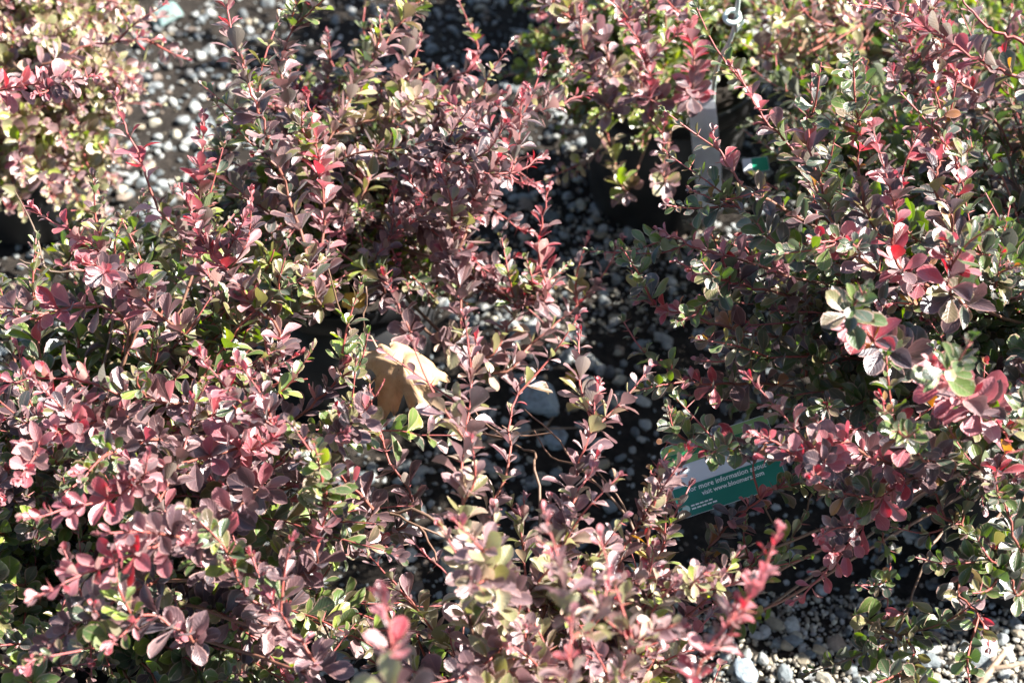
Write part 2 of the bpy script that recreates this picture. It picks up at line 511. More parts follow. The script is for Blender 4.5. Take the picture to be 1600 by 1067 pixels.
def foliate(sh, bi, tm, pts, pal, t0=.3, L=.0196, dens=1.0, spacing=.0122, tipred=True, tmap=(0, 1)):
    al = arclen(pts); tot = al[-1]
    s = tot*t0; gold = R.uniform(0, 6.3)
    def P(s):
        for i in range(len(al)-1):
            if s <= al[i+1] or i == len(al)-2:
                k = (s-al[i])/max(1e-6, al[i+1]-al[i]); return pts[i].lerp(pts[i+1], k), (pts[i+1]-pts[i]).normalized()
    while s < tot:
        t = s/tot; p, T = P(s); u, w = frame_of(T)
        tt = tmap[0]+(tmap[1]-tmap[0])*t
        gold += 2.4+R.uniform(-.35, .35)
        rem = (tot-s)
        # leaves get small in the last stretch of the shoot
        k = min(1.0, .34+rem/.085)
        nl = R.choice([4, 5, 5, 6, 7]) if rem > .02 else R.choice([2, 3, 3])
        nl = max(0, int(round(nl*dens+R.uniform(-.4, .4))))
        rad0 = u*math.cos(gold)+w*math.sin(gold)
        for j in range(nl):
            g = gold+(j-(nl-1)/2)*(5.2/max(nl, 1))+R.gauss(0, .25); rad = u*math.cos(g)+w*math.sin(g)
            ang = math.radians(R.uniform(38, 80)) if rem > .012 else math.radians(R.uniform(8, 45))
            d = T*math.cos(ang)+rad*math.sin(ang)+UP*R.uniform(-.05, .42)
            nrm = T*.75+UP*.55+SUN_VEC*.25-rad*.25+rnd_unit()*.34
            LL = L*k*R.choice([.55, .7, .85, 1.0, 1.0, 1.12])
            add_leaf(sh, bi, p+rad*.0008, d, nrm, LL, pick_tint(pal, tt if not tipred or rem > .02 else max(tt, .97)))
        if R.random() < .75:
            tm.spine(p, (rad0+T*.1+rnd_unit()*.3).normalized(), R.uniform(.004, .0095), .45+.5*t)
        s += spacing*R.uniform(.75, 1.3)*(1 if rem > .02 else .5)
    # growing tip
    p, T = P(tot)
    for j in range(R.choice([3, 4, 5])):
        rad = rnd_unit(); d = T*.9+rad*.5
        add_leaf(sh, bi, pts[-1], d, T*.2+UP*.6+rnd_unit()*.5, L*R.uniform(.22, .42), pick_tint(pal, 1.0))

def shoot(sh, path, pal, t0=.35, L=.0196, r=.0017, dens=1.0, side=2, tipred=True, spacing=.0122, sidelen=(.035, .07), age=(.05, 1.0), bare=False, sidepal=None):
    """path: points from the crown to the tip"""
    tot = sum((Vector(b)-Vector(a)).length for a, b in zip(path, path[1:]))
    n = max(8, int(tot/.015))
    pts = catmull(path, n)
    for i in range(2, len(pts)-1): pts[i] += rnd_unit()*.0014
    tm = TubeMesh(); tm.tube(pts, r, .00055, age[0], age[1], 5 if tipred else 4)
    bi = len(sh.branches); sh.branches.append(tm)
    if not bare: foliate(sh, bi, tm, pts, pal, t0, L, dens, spacing, tipred)
    al = arclen(pts)
    for _ in range(side):
        i = R.randrange(int(len(pts)*max(t0, .35)), max(int(len(pts)*.92), int(len(pts)*max(t0, .35))+1))
        p = pts[i]; T = (pts[min(i+1, len(pts)-1)]-pts[i-1]).normalized()
        ln = R.uniform(*sidelen)
        d = (T*R.uniform(.5, 1)+rnd_unit()*.8+UP*.35).normalized()
        e = p+d*ln; q = p+d*ln*.5+rnd_unit()*.006
        sp = catmull([p, q, e+UP*.006], 6)
        tt = i/len(pts)
        tm.tube(sp, r*.6, .0005, age[0]+(age[1]-age[0])*tt*.8, age[1], 4)
        if not bare: foliate(sh, bi, tm, sp, sidepal or pal, .12, L*.95, dens, spacing, False, (tt*.75, min(1, tt*.75+.42)))
    return bi

def in_poly(u, v, P):
    c = False; j = len(P)-1
    for i in range(len(P)):
        if (P[i][1] > v) != (P[j][1] > v) and u < (P[j][0]-P[i][0])*(v-P[i][1])/(P[j][1]-P[i][1])+P[i][0]: c = not c
        j = i
    return c
# open places between the shrubs where hardly any leaf hangs (share of leaves missing there)
OPEN = [(.92, [(1066, 768), (1205, 712), (1218, 748), (1075, 806)]),
        (.72, [(860, 470), (1000, 470), (1012, 720), (940, 780), (905, 610), (820, 600)]),
        (.80, [(900, 280), (1060, 290), (990, 450), (840, 440), (850, 330)]),
        (.88, [(1082, 130), (1140, 130), (1145, 288), (1082, 288)]),
        (.75, [(1505, 90), (1610, 150), (1610, 360), (1530, 330)]),
        (.80, [(1190, 960), (1330, 960), (1330, 1080), (1190, 1080)]),
        (.70, [(1460, 940), (1620, 950), (1620, 1080), (1460, 1080)]),
        (.55, [(1230, 790), (1300, 760), (1420, 830), (1440, 950), (1230, 950)]),
        (.70, [(640, 780), (720, 780), (730, 900), (650, 920)]),
        (.60, [(240, -20), (310, -20), (310, 250), (220, 250)]),
        (.93, [(572, 522), (690, 548), (700, 625), (640, 640), (580, 632)])]
def in_open(p):
    u, v = px(p)
    return any(in_poly(u, v, P) and R.random() < q for q, P in OPEN)
def dome_at(sh, u, v, ztop, k, zmin):
    z = ztop*.8
    for _ in range(8):
        p = at(u, v, z); r2 = (p.x-sh.base.x)**2+(p.y-sh.base.y)**2
        z = .5*z+.5*max(zmin, ztop-k*r2)
    return at(u, v, z)
def crown_path(sh, tip, rise=.5, out=None, start=None):
    b = sh.base+Vector((R.uniform(-.02, .02), R.uniform(-.02, .02), POT_H-.03)) if start is None else start
    h = tip-b; flat = Vector((h.x, h.y, 0))
    m1 = b+flat*.22+UP*max(h.z, .05)*.42
    m2 = b+flat*.62+UP*(h.z*.82+.012)
    for m in (m1, m2): m += rnd_unit()*.012
    return [b, m1, m2, tip]
def fill(sh, poly, n, pal, ztop, k, zmin=.05, depth=(.62, 1.0), L=.0196, dens=1.0, t0=.38, side=2, spacing=.0122):
    us = [p[0] for p in poly]; vs = [p[1] for p in poly]
    c = 0; tries = 0
    while c < n and tries < 5000:
        tries += 1
        u, v = R.uniform(min(us), max(us)), R.uniform(min(vs), max(vs))
        if not in_poly(u, v, poly): continue
        tip = dome_at(sh, u, v, ztop, k, zmin)
        s = R.uniform(*depth)
        # inner shoots end lower along the same line of growth
        b = sh.base+Vector((0, 0, POT_H)); tip = b+(tip-b)*s
        if in_open(tip): continue
        shoot(sh, crown_path(sh, tip), pal if not isinstance(pal, tuple) else (pal[0] if s > .85 else pal[1]), t0, L, dens=dens, side=side, spacing=spacing)
        c += 1
def skirt(sh, n, pal, rad=(.05, .20), z=(.16, .30), L=.0215, sector=(0, 2*math.pi), side=2):
    """short leafy inner shoots that close the body of the shrub, some added only for shade"""
    for _ in range(n):
        a = R.uniform(*sector); r = rad[0]+(rad[1]-rad[0])*R.random()**.7
        zz = R.uniform(*z)
        tip = sh.base+Vector((r*math.cos(a), r*math.sin(a), zz))
        if in_open(tip): continue
        shoot(sh, crown_path(sh, tip), pal, .45, L, side=side, tipred=False, spacing=.0155, sidelen=(.03, .06))
def key(sh, P, pal, root=True, **kw):
    """a shoot whose outer course is given point by point"""
    pts = [at(*p) for p in P]
    if sh.sidepal and R.random() < sh.sidep: kw.setdefault('sidepal', sh.sidepal)
    if root:
        b = sh.base+Vector((R.uniform(-.02, .02), R.uniform(-.02, .02), POT_H-.03))
        h = pts[0]-b
        path = [b, b+Vector((h.x*.3, h.y*.3, max(h.z, .03)*.5)), *pts]
    else: path = pts
    tot = sum((Vector(q)-Vector(p)).length for p, q in zip(path, path[1:]))
    vis = sum((Vector(q)-Vector(p)).length for p, q in zip(pts, pts[1:]))
    kw.setdefault('t0', max(.02, 1-vis/tot-.05))
    bi = shoot(sh, path, pal, **kw); sh.keep.add(bi)
    return bi

# palettes along a shoot (base -> tip)
PAL_A = [(.55, {'green': 5, 'dusk': 3, 'olive': 2, 'lime': 1}), (.74, {'purple': 4, 'dusk': 1.5, 'olive': 2, 'green': 1.5, 'mauve': 1}), (.90, {'purple': 5, 'mauve': 4, 'pink': .6}), (.97, {'pink': 2, 'purple': 3, 'mauve': 3}), (1, {'pink': 3, 'red': 1.5})]
PAL_AIN = [(.6, {'green': 6, 'dusk': 2, 'lime': 1.6}), (.9, {'green': 5, 'dusk': 1.5, 'olive': 3, 'purple': 1, 'lime': 1.6}), (1, {'olive': 3, 'purple': 2, 'mauve': 1, 'green': 2})]
PAL_PINK = [(.50, {'green': 2, 'purple': 4, 'olive': 2}), (.68, {'purple': 5, 'mauve': 4, 'pink': 1}), (.84, {'pink': 3, 'mauve': 2.5, 'purple': 3}), (1, {'pink': 6, 'red': 2.2, 'mauve': 1})]
PAL_B = [(.5, {'green': 4, 'olive': 2.5, 'dusk': 2}), (.74, {'purple': 5, 'dusk': 1, 'olive': 1.6, 'mauve': 1.5}), (.93, {'purple': 5, 'mauve': 3}), (1, {'pink': 2, 'red': 2, 'purple': 1})]
PAL_E = [(.45, {'green': 3, 'olive': 3, 'pale': 1.5}), (.72, {'mauve': 5, 'pale': 3, 'olive': 2}), (.94, {'mauve': 6, 'purple': 1.2, 'pale': 2}), (1, {'pink': 4, 'red': 1.5, 'mauve': 2})]
PAL_EP = [(.5, {'green': 3, 'lime': 2, 'pale': 2, 'olive': 1}), (.9, {'pale': 4, 'mauve': 4, 'lime': 1.5, 'olive': 1.5}), (1, {'mauve': 3, 'pink': 1.5})]
PAL_D = [(.60, {'green': 5, 'dusk': 4}), (.90, {'dusk': 4, 'green': 5, 'olive': 1.3, 'purple': .5}), (.97, {'purple': 2, 'dusk': 3, 'green': 2, 'olive': 1.6, 'orange': .3}), (1, {'red': 1.2, 'purple': 3, 'pink': .8, 'orange': .5, 'olive': 1})]
PAL_DIN = [(.6, {'green': 6, 'dusk': 4}), (1, {'green': 6, 'dusk': 3, 'olive': 1.0})]
PAL_DK = [(.66, {'dusk': 3, 'green': 3, 'olive': 1.5, 'purple': 1}), (.88, {'purple': 3, 'dusk': 2, 'green': 1, 'olive': 1.6, 'mauve': .6, 'orange': .5}), (1, {'pink': 3, 'red': 2.4, 'purple': 2, 'orange': .5})]
PAL_C = [(.5, {'green': 3, 'olive': 2, 'lime': 2}), (.85, {'pale': 5, 'olive': 2, 'lime': 2, 'mauve': 1.5}), (1, {'mauve': 3, 'pale': 3, 'pink': .5})]
PAL_G = [(.5, {'green': 2, 'dusk': 3, 'purple': 2}), (.85, {'purple': 3, 'mauve': 3, 'olive': 1.5, 'dusk': 1.5, 'orange': .3}), (1, {'pink': 2, 'purple': 2, 'red': .7})]
PAL_GREEN = [(.6, {'green': 6, 'lime': 2}), (1, {'green': 5, 'lime': 3, 'pale': .5})]
PAL_OL = [(.6, {'olive': 4, 'green': 3}), (.9, {'olive': 4, 'green': 2, 'purple': 2, 'mauve': 1}), (1, {'olive': 2, 'pink': 1.5, 'purple': 2})]
PAL_OR = [(.6, {'olive': 3, 'orange': 2, 'green': 2}), (1, {'orange': 3, 'yellow': 1, 'red': 1, 'lime': 1})]

def shrub(u, v, label, potlabel=None, dz=0):
    p = at(u, v, 0); b = (p.x, p.y, 0.0)
    s = Shrub(b, label); SHRUBS.append(s)
    if potlabel: pot(p.x, p.y, potlabel)
    return s

# ---- C: far left, pale shrub
C = shrub(60, 315, 'pale yellowish pink barberry shrub in full sun behind the pink-tipped one', 'black nursery pot under the pale yellowish shrub, mostly hidden by leaves')
fill(C, [(-140, -60), (230, -60), (250, 110), (230, 210), (180, 330), (-140, 380)], 70, (PAL_C, PAL_C), .38, 1.0, .14, depth=(.8, 1.0), L=.0196)
key(C, [(-90, 150, .40), (0, 140, .43), (60, 130, .44), (107, 124, .45)], PAL_PINK, dens=.9)
key(C, [(40, 110, .36), (130, 75, .38), (200, 65, .38), (248, 62, .37)], PAL_E, dens=.6)

# ---- B: middle, long dark shoots
B = shrub(550, 585, 'tall dark purple barberry shrub with long arching shoots behind the curled tan leaf', 'black nursery pot beneath the tall dark purple shrub')
fill(B, [(330, 120), (560, 60), (700, 110), (860, 170), (850, 300), (880, 500), (800, 560), (640, 480), (520, 420), (420, 420), (360, 300)], 56, (PAL_B, PAL_AIN), .40, 1.6, .16, L=.0196)
B.sidepal = PAL_AIN; B.sidep = .35
key(B, [(500, 480, .33), (460, 330, .40), (415, 200, .46), (380, 110, .50), (345, -20, .53)], PAL_B, side=3, r=.002)
key(B, [(505, 440, .33), (505, 330, .38), (495, 230, .42), (480, 150, .46)], PAL_PINK, side=2)
key(B, [(470, 300, .36), (560, 240, .40), (680, 250, .41), (780, 272, .40), (850, 246, .40)], PAL_B, side=5)
key(B, [(520, 210, .36), (620, 180, .38), (720, 160, .39), (840, 172, .38), (925, 143, .38)], PAL_E, side=4)
key(B, [(700, 400, .33), (745, 300, .36), (790, 230, .39), (822, 140, .42)], PAL_PINK, side=2)
key(B, [(835, 470, .29), (840, 390, .32), (858, 292, .36)], PAL_PINK, side=0, dens=.8)
key(B, [(500, 260, .37), (560, 130, .41), (610, 60, .43), (660, -20, .44)], PAL_E, side=3)
key(B, [(560, 330, .33), (620, 140, .38), (640, 40, .40), (600, -40, .43)], PAL_E, side=3)
key(B, [(470, 230, .40), (440, 100, .45), (470, 20, .48), (500, -30, .5)], PAL_B, side=3)
key(B, [(420, 330, .36), (340, 260, .38), (380, 200, .40)], PAL_B, side=2)
key(B, [(700, 540, .27), (720, 460, .31), (705, 380, .34), (720, 340, .36)], PAL_E, side=3)
key(B, [(740, 560, .25), (800, 500, .28), (840, 420, .31)], PAL_E, side=3)
key(B, [(760, 580, .24), (840, 530, .25), (900, 480, .25), (925, 460, .25)], PAL_E, side=2, dens=.7)
key(B, [(600, 460, .30), (590, 400, .33), (640, 350, .35)], PAL_B, side=2)
key(B, [(640, 520, .28), (620, 470, .31), (600, 430, .33)], PAL_B, side=2)
key(B, [(620, 240, .30), (700, 130, .32), (745, 100, .34), (738, 45, .36)], PAL_PINK, side=1, dens=.7)

# ---- A: the big pink-tipped one on the left
A = shrub(170, 1130, 'wide low barberry shrub with many bright pink shoot tips over dark green inner leaves', 'black nursery pot beneath the wide pink-tipped shrub')
fill(A, [(-150, 330), (120, 300), (260, 330), (400, 400), (520, 560), (560, 640), (640, 800), (620, 1000), (560, 1180), (-150, 1180)], 54, (PAL_A, PAL_AIN), .42, 1.5, .15, depth=(.40, 1.0), L=.0196)
A.sidepal = PAL_AIN; A.sidep = .45
key(A, [(360, 560, .34), (330, 450, .38), (310, 330, .42), (318, 180, .47)], PAL_PINK, side=2)
key(A, [(300, 430, .37), (250, 330, .40), (212, 235, .44), (180, 152, .47)], PAL_PINK, dens=.35, side=0)
key(A, [(430, 560, .34), (390, 470, .39), (330, 390, .43), (285, 300, .46)], PAL_PINK, side=3)
key(A, [(290, 560, .36), (225, 470, .42), (150, 390, .46), (50, 325, .48)], PAL_PINK, side=3)
key(A, [(230, 470, .40), (180, 430, .44), (130, 410, .47)], PAL_PINK, side=2)
key(A, [(330, 660, .37), (200, 620, .42), (100, 590, .44), (-20, 600, .45)], PAL_PINK, side=2)
key(A, [(200, 520, .38), (120, 480, .42), (40, 500, .43), (-30, 480, .44)], PAL_PINK, side=1, dens=.8)
key(A, [(430, 690, .36), (300, 720, .42), (160, 780, .46), (42, 808, .48)], PAL_PINK, side=2)
key(A, [(400, 760, .38), (330, 820, .42), (220, 860, .46), (55, 932, .48)], PAL_PINK, side=2)
key(A, [(200, 650, .38), (120, 670, .42), (30, 695, .44)], PAL_PINK, side=2)
key(A, [(350, 720, .38), (420, 690, .42), (430, 660, .44)], PAL_PINK, side=2)
key(A, [(300, 660, .38), (380, 650, .41), (400, 615, .43)], PAL_PINK, side=2, dens=.8)
key(A, [(450, 660, .35), (520, 600, .38), (540, 560, .40)], PAL_A, side=2)
key(A, [(480, 750, .36), (510, 700, .40), (530, 640, .42)], PAL_A, side=2)
key(A, [(560, 820, .33), (530, 740, .38), (480, 690, .41)], PAL_A, side=2)
key(A, [(620, 830, .30), (600, 700, .34), (575, 640, .36)], PAL_A, side=2)
key(A, [(460, 900, .36), (500, 830, .40), (530, 770, .43)], PAL_A, side=2)
key(A, [(300, 1000, .38), (230, 960, .42), (170, 1010, .44)], PAL_A, side=2)
key(A, [(250, 900, .36), (140, 960, .40), (40, 1040, .42)], PAL_A, side=2)
key(A, [(420, 980, .36), (380, 920, .40), (360, 860, .42)], PAL_A, side=2)
key(A, [(480, 1050, .36), (450, 980, .40), (420, 930, .42)], PAL_A, side=2)
key(A, [(250, 700, .38), (190, 700, .42), (120, 740, .44)], PAL_A, side=2)
key(A, [(330, 900, .38), (260, 800, .42), (230, 740, .44)], PAL_A, side=2)
key(A, [(560, 620, .33), (568, 540, .37), (572, 448, .41)], PAL_A, dens=0, side=1, bare=True, age=(.2, .36))
key(A, [(330, 620, .30), (400, 605, .34), (480, 592, .36)], PAL_A, dens=0, side=0, bare=True, age=(.7, .8))
key(A, [(200, 640, .28), (80, 645, .30), (-10, 690, .31)], PAL_A, dens=0, side=1, bare=True, age=(.0, .1))
key(A, [(180, 460, .36), (90, 425, .38), (30, 405, .39)], PAL_A, dens=0, side=1, bare=True, age=(.0, .12))

# ---- E: front, pale mauve shrub
E = shrub(860, 1420, 'pale mauve barberry shrub with red tips growing in front of the gravel gap', 'black nursery pot beneath the pale mauve shrub')
fill(E, [(740, 860), (830, 780), (900, 840), (1010, 830), (1080, 840), (1120, 930), (1130, 1180), (600, 1180), (600, 1050), (700, 960)], 40, (PAL_E, PAL_EP), .42, 1.3, .14, L=.0205)
key(E, [(740, 1000, .38), (730, 850, .43), (722, 740, .45), (735, 640, .46), (745, 528, .47)], PAL_E, side=4)
key(E, [(800, 1000, .38), (785, 930, .44), (750, 860, .50), (710, 812, .53)], PAL_E, side=3)
key(E, [(860, 900, .36), (885, 790, .39), (915, 690, .42), (937, 603, .44)], PAL_E, side=2)
key(E, [(840, 1000, .36), (870, 880, .39), (890, 790, .41), (925, 735, .42)], PAL_E, side=4)
key(E, [(640, 1110, .55), (618, 1030, .58), (598, 935, .60)], PAL_E, side=0, L=.022)
key(E, [(1050, 1120, .50), (1095, 1040, .53), (1152, 945, .55)], PAL_PINK, side=2, L=.0185)
key(E, [(880, 1130, .52), (890, 1040, .54), (893, 960, .55)], PAL_E, side=2, L=.0185)
key(E, [(960, 1120, .46), (980, 1030, .48), (1000, 980, .49)], PAL_E, side=3)
key(E, [(1000, 930, .36), (1015, 820, .38), (1017, 735, .39)], PAL_OR, side=1, L=.014, dens=.7)
key(E, [(960, 900, .36), (990, 830, .38), (1020, 780, .39)], PAL_E, side=3)
key(E, [(780, 980, .34), (870, 940, .38), (960, 910, .40), (1040, 900, .40)], PAL_EP, side=5)
key(E, [(960, 960, .36), (1060, 930, .39), (1110, 900, .40)], PAL_EP, side=4)
key(E, [(760, 840, .33), (790, 740, .36), (800, 640, .38), (812, 600, .39)], PAL_E, side=1, dens=.6)
key(E, [(840, 760, .34), (820, 700, .33), (700, 660, .32)], PAL_E, dens=0, side=2, bare=True, age=(.15, .4))
key(E, [(700, 830, .36), (610, 800, .36), (660, 830, .37), (682, 875, .37)], PAL_E, dens=0, side=1, bare=True, age=(.15, .4))
key(E, [(1000, 860, .33), (900, 720, .34), (820, 640, .34)], PAL_E, dens=0, side=3, bare=True, age=(.15, .42))

# ---- F: far, upper middle, in the visible pot
F = shrub(1030, 300, 'purple and green barberry shrub growing from the black pot beside the white plant label', 'black nursery pot with its dark side showing under the foliage beyond the gravel gap')
fill(F, [(860, -80), (1090, -80), (1085, 90), (1060, 160), (1050, 260), (960, 260), (890, 230), (930, 120)], 34, (PAL_GREEN, PAL_GREEN), .34, 1.3, .16, L=.019)
key(F, [(960, 120, .32), (940, 60, .36), (880, 20, .40), (845, -10, .42)], PAL_E, side=3)
key(F, [(1000, 150, .33), (1000, 60, .38), (960, -10, .42)], PAL_E, side=3)
key(F, [(1080, 150, .33), (1085, 80, .37), (1060, 20, .40), (1040, -20, .42)], PAL_PINK, side=2)
key(F, [(1020, 160, .33), (1015, 120, .36), (1005, 85, .39)], PAL_PINK, side=2)
key(F, [(960, 170, .31), (940, 130, .34), (920, 75, .37)], PAL_E, side=3)
key(F, [(1040, 280, .27), (1035, 240, .30), (1040, 185, .33)], PAL_E, side=1, dens=.7)
key(F, [(980, 300, .22), (950, 230, .24), (900, 270, .21)], PAL_C, side=2)

# ---- I: green-leaved plant behind
I_ = shrub(1420, 170, 'leafy bright green shrub with thin brownish twigs behind the pale rod', 'black nursery pot beneath the bright green shrub')
fill(I_, [(1250, -80), (1400, -80), (1400, 60), (1320, 160), (1270, 200), (1240, 170)], 34, (PAL_GREEN, PAL_GREEN), .25, .8, .10, L=.018)
for _ in range(9):
    u0 = R.uniform(1190, 1340)
    key(I_, [(u0, 90, .30), (u0+R.uniform(-50, 50), 40, .33), (u0+R.uniform(-80, 80), R.uniform(-20, 60), .34)], PAL_C, dens=.25, side=2, age=(.45, .75))

# ---- G: far right, with bare red and brown stems
G = shrub(1720, 420, 'sparse barberry shrub with bare red and brown stems above the sunlit gravel', 'black nursery pot beneath the sparse shrub with bare stems')
key(G, [(1640, 140, .46), (1600, 125, .47), (1520, 90, .48), (1440, 40, .49), (1370, 5, .50)], PAL_G, side=1, r=.0026, age=(.6, .95), t0=.62)
key(G, [(1660, 120, .50), (1600, 70, .52), (1540, 40, .53), (1480, -30, .55)], PAL_G, dens=.1, side=0, r=.003, age=(.55, .9))
key(G, [(1620, 330, .33), (1560, 200, .38), (1500, 100, .42), (1440, 0, .46)], PAL_G, side=1, dens=.5, r=.002, age=(.05, .4))
key(G, [(1600, 340, .30), (1540, 260, .34), (1510, 130, .40), (1530, -20, .46)], PAL_G, side=1, dens=.35, r=.002, age=(.0, .3))
key(G, [(1650, 300, .33), (1590, 200, .38), (1570, 80, .43), (1590, -30, .48)], PAL_G, side=1, dens=.4, r=.002, age=(.0, .3))
key(G, [(1540, 150, .42), (1480, 100, .45), (1430, 90, .47)], PAL_G, side=1)
key(G, [(1500, 170, .40), (1450, 110, .44), (1420, 60, .46), (1465, 10, .48)], PAL_G, side=1)
key(G, [(1480, 250, .38), (1440, 170, .42), (1420, 120, .45)], PAL_G, side=2)
key(G, [(1450, 120, .36), (1400, 40, .40), (1330, -20, .43)], PAL_C, side=1)

# ---- D: the big shaded one on the right
D = shrub(1600, 855, 'large dense shaded barberry shrub, dark green with scattered red tips, over the printed tag', 'black nursery pot standing beside the sunlit gravel strip under the dense dark shrub')
fill(D, [(1040, 330), (1200, 290), (1350, 290), (1450, 300), (1600, 380), (1800, 430), (1800, 500), (1650, 560), (1640, 800), (1480, 810), (1300, 730), (1130, 690), (1080, 600), (1010, 500)], 84, (PAL_D, PAL_DIN), .57, 1.7, .15, depth=(.66, 1.0), L=.0205)
D.sidepal = PAL_DIN; D.sidep = .75
key(D, [(1330, 380, .40), (1260, 260, .45), (1190, 180, .48), (1145, 105, .51)], PAL_DK, side=1, dens=.6)
key(D, [(1340, 400, .42), (1290, 310, .47), (1262, 210, .51), (1272, 120, .54)], PAL_DK, side=2, dens=.8)
key(D, [(1390, 380, .43), (1345, 280, .48), (1348, 200, .51), (1352, 105, .54)], PAL_DK, side=3)
key(D, [(1480, 330, .46), (1470, 240, .50), (1450, 160, .54)], PAL_DK, side=2, dens=.8)
key(D, [(1500, 380, .46), (1500, 270, .50), (1470, 220, .53)], PAL_DK, side=2, dens=.8)
key(D, [(1420, 430, .46), (1400, 350, .50), (1412, 290, .53)], PAL_PINK, side=2)
key(D, [(1380, 430, .45), (1330, 380, .49), (1270, 375, .51)], PAL_DK, side=2, dens=.8)
key(D, [(1500, 470, .47), (1490, 420, .51), (1480, 380, .54)], PAL_DK, side=1, L=.0235, spacing=.0122)
key(D, [(1420, 560, .45), (1350, 520, .50), (1320, 490, .53)], PAL_DK, side=1, L=.0235, spacing=.0122)
key(D, [(1540, 640, .44), (1480, 600, .50), (1455, 570, .53)], PAL_PINK, side=1, L=.0235, spacing=.0122)
key(D, [(1470, 720, .40), (1400, 670, .45), (1375, 620, .48)], PAL_DK, side=2, L=.0185)
key(D, [(1250, 470, .37), (1140, 440, .40), (1060, 410, .42)], PAL_DK, side=3)
key(D, [(1200, 420, .40), (1100, 390, .42), (1030, 360, .43)], PAL_PINK, side=2, dens=.8)
key(D, [(1180, 520, .35), (1070, 490, .37), (1000, 470, .38)], PAL_DK, side=2)
key(D, [(1180, 600, .32), (1090, 600, .34), (1030, 570, .35)], PAL_DK, side=2, dens=.8)
key(D, [(1230, 330, .43), (1170, 300, .46), (1125, 240, .48), (1115, 205, .49)], PAL_DK, side=1, dens=.5)
key(D, [(1250, 400, .42), (1160, 330, .45), (1085, 300, .46)], PAL_D, side=3)
key(D, [(1330, 720, .34), (1240, 690, .37), (1120, 700, .38), (1040, 690, .37)], PAL_DK, side=3, L=.018)
key(D, [(1400, 720, .37), (1320, 690, .41), (1270, 720, .43), (1190, 715, .43)], PAL_PINK, side=3, L=.018)
key(D, [(1130, 880, .22), (1140, 820, .26), (1185, 780, .29), (1225, 752, .31)], PAL_DK, side=2, L=.018)
key(D, [(1420, 720, .35), (1380, 780, .35), (1320, 860, .33), (1243, 938, .30)], PAL_PINK, side=2, dens=.8)
key(D, [(1440, 740, .37), (1390, 770, .37), (1340, 810, .36)], PAL_DK, side=3)
key(D, [(1400, 800, .27), (1390, 880, .24), (1385, 960, .22)], PAL_D, side=1, L=.012)
key(D, [(1330, 960, .20), (1400, 990, .22), (1430, 1020, .23), (1395, 1070, .23)], PAL_OL, side=3, root=False, t0=.02)
key(D, [(1475, 830, .27), (1445, 880, .26), (1405, 980, .23), (1380, 1010, .22)], PAL_OL, side=1, t0=.9, age=(.1, .3))
key(D, [(1500, 900, .24), (1530, 960, .25), (1545, 1010, .25)], PAL_DK, side=1, L=.0185, dens=.8)
key(D, [(1560, 760, .38), (1575, 690, .43), (1550, 650, .45)], PAL_DK, side=2)
key(D, [(1600, 860, .32), (1570, 780, .37), (1560, 720, .40)], PAL_D, side=3)
key(D, [(1560, 850, .28), (1500, 820, .31), (1450, 800, .32)], PAL_D, side=3)
key(D, [(1600, 920, .28), (1570, 880, .32), (1540, 850, .34)], PAL_D, side=3)
key(D, [(1180, 960, .17), (1170, 900, .20), (1205, 850, .22)], PAL_GREEN, side=2, L=.016)
key(D, [(1090, 960, .20), (1150, 900, .25), (1200, 858, .28)], PAL_PINK, side=1, L=.015, dens=.7)
key(D, [(1180, 960, .14), (1230, 860, .19), (1270, 770, .25)], PAL_GREEN, side=1, dens=.35, L=.016, age=(.1, .4))

skirt(A, 80, PAL_AIN, (.04, .33), (.20, .41))
skirt(A, 34, PAL_AIN, (.15, .36), (.18, .34), sector=(.6, 2.4))
skirt(B, 30, PAL_AIN, (.04, .16), (.17, .35))
skirt(C, 34, PAL_C, (.05, .20), (.14, .32)); skirt(C, 34, PAL_C, (.09, .19), (.07, .22), sector=(3.5, 6.2))
skirt(G, 60, PAL_DIN, (.14, .42), (.13, .30), sector=(2.75, 3.55))  # dense low shoots added to throw shade on the gravel gap
skirt(D, 44, PAL_DIN, (.05, .30), (.20, .44), sector=(1.0, 3.9))
skirt(D, 30, PAL_DIN, (.14, .34), (.18, .34), sector=(1.6, 3.2))  # rear shoots added to block sun from the gap
skirt(D, 80, PAL_DIN, (.18, .40), (.15, .33), sector=(1.3, 2.6))  # more rear growth, added to deepen shade over the gap
skirt(D, 48, PAL_DIN, (.10, .36), (.30, .58), sector=(.15, 1.1))  # side out of view, thickened to shade the shrub's near face
skirt(B, 10, PAL_AIN, (.03, .10), (.17, .24), sector=(3.6, 5.8))
skirt(E, 30, PAL_EP, (.04, .22), (.20, .38))
skirt(F, 26, PAL_GREEN, (.04, .22), (.15, .30), sector=(1.2, 4.0))
skirt(F, 34, PAL_GREEN, (.05, .14), (.17, .27)); skirt(F, 12, PAL_E, (.06, .16), (.20, .30))
skirt(I_, 40, PAL_GREEN, (.05, .24), (.10, .22), sector=(2.6, 5.6))
H = shrub(985, 40, 'green and purple shrub beyond the potted one, only its lower sprays showing', 'black nursery pot beneath the farthest green and purple shrub')
skirt(H, 34, PAL_B, (.05, .22), (.18, .40)); skirt(H, 16, PAL_GREEN, (.08, .24), (.12, .26))
J = shrub(470, -90, 'unseen leafy shrub added beyond the tall arching shoots to shade the gravel', 'black nursery pot of the added unseen shrub beyond the tall arching shoots')  # added out of view so its foliage shades the far gravel
skirt(J, 34, PAL_B, (.05, .22), (.20, .42)); skirt(J, 10, PAL_GREEN, (.06, .18), (.14, .26))
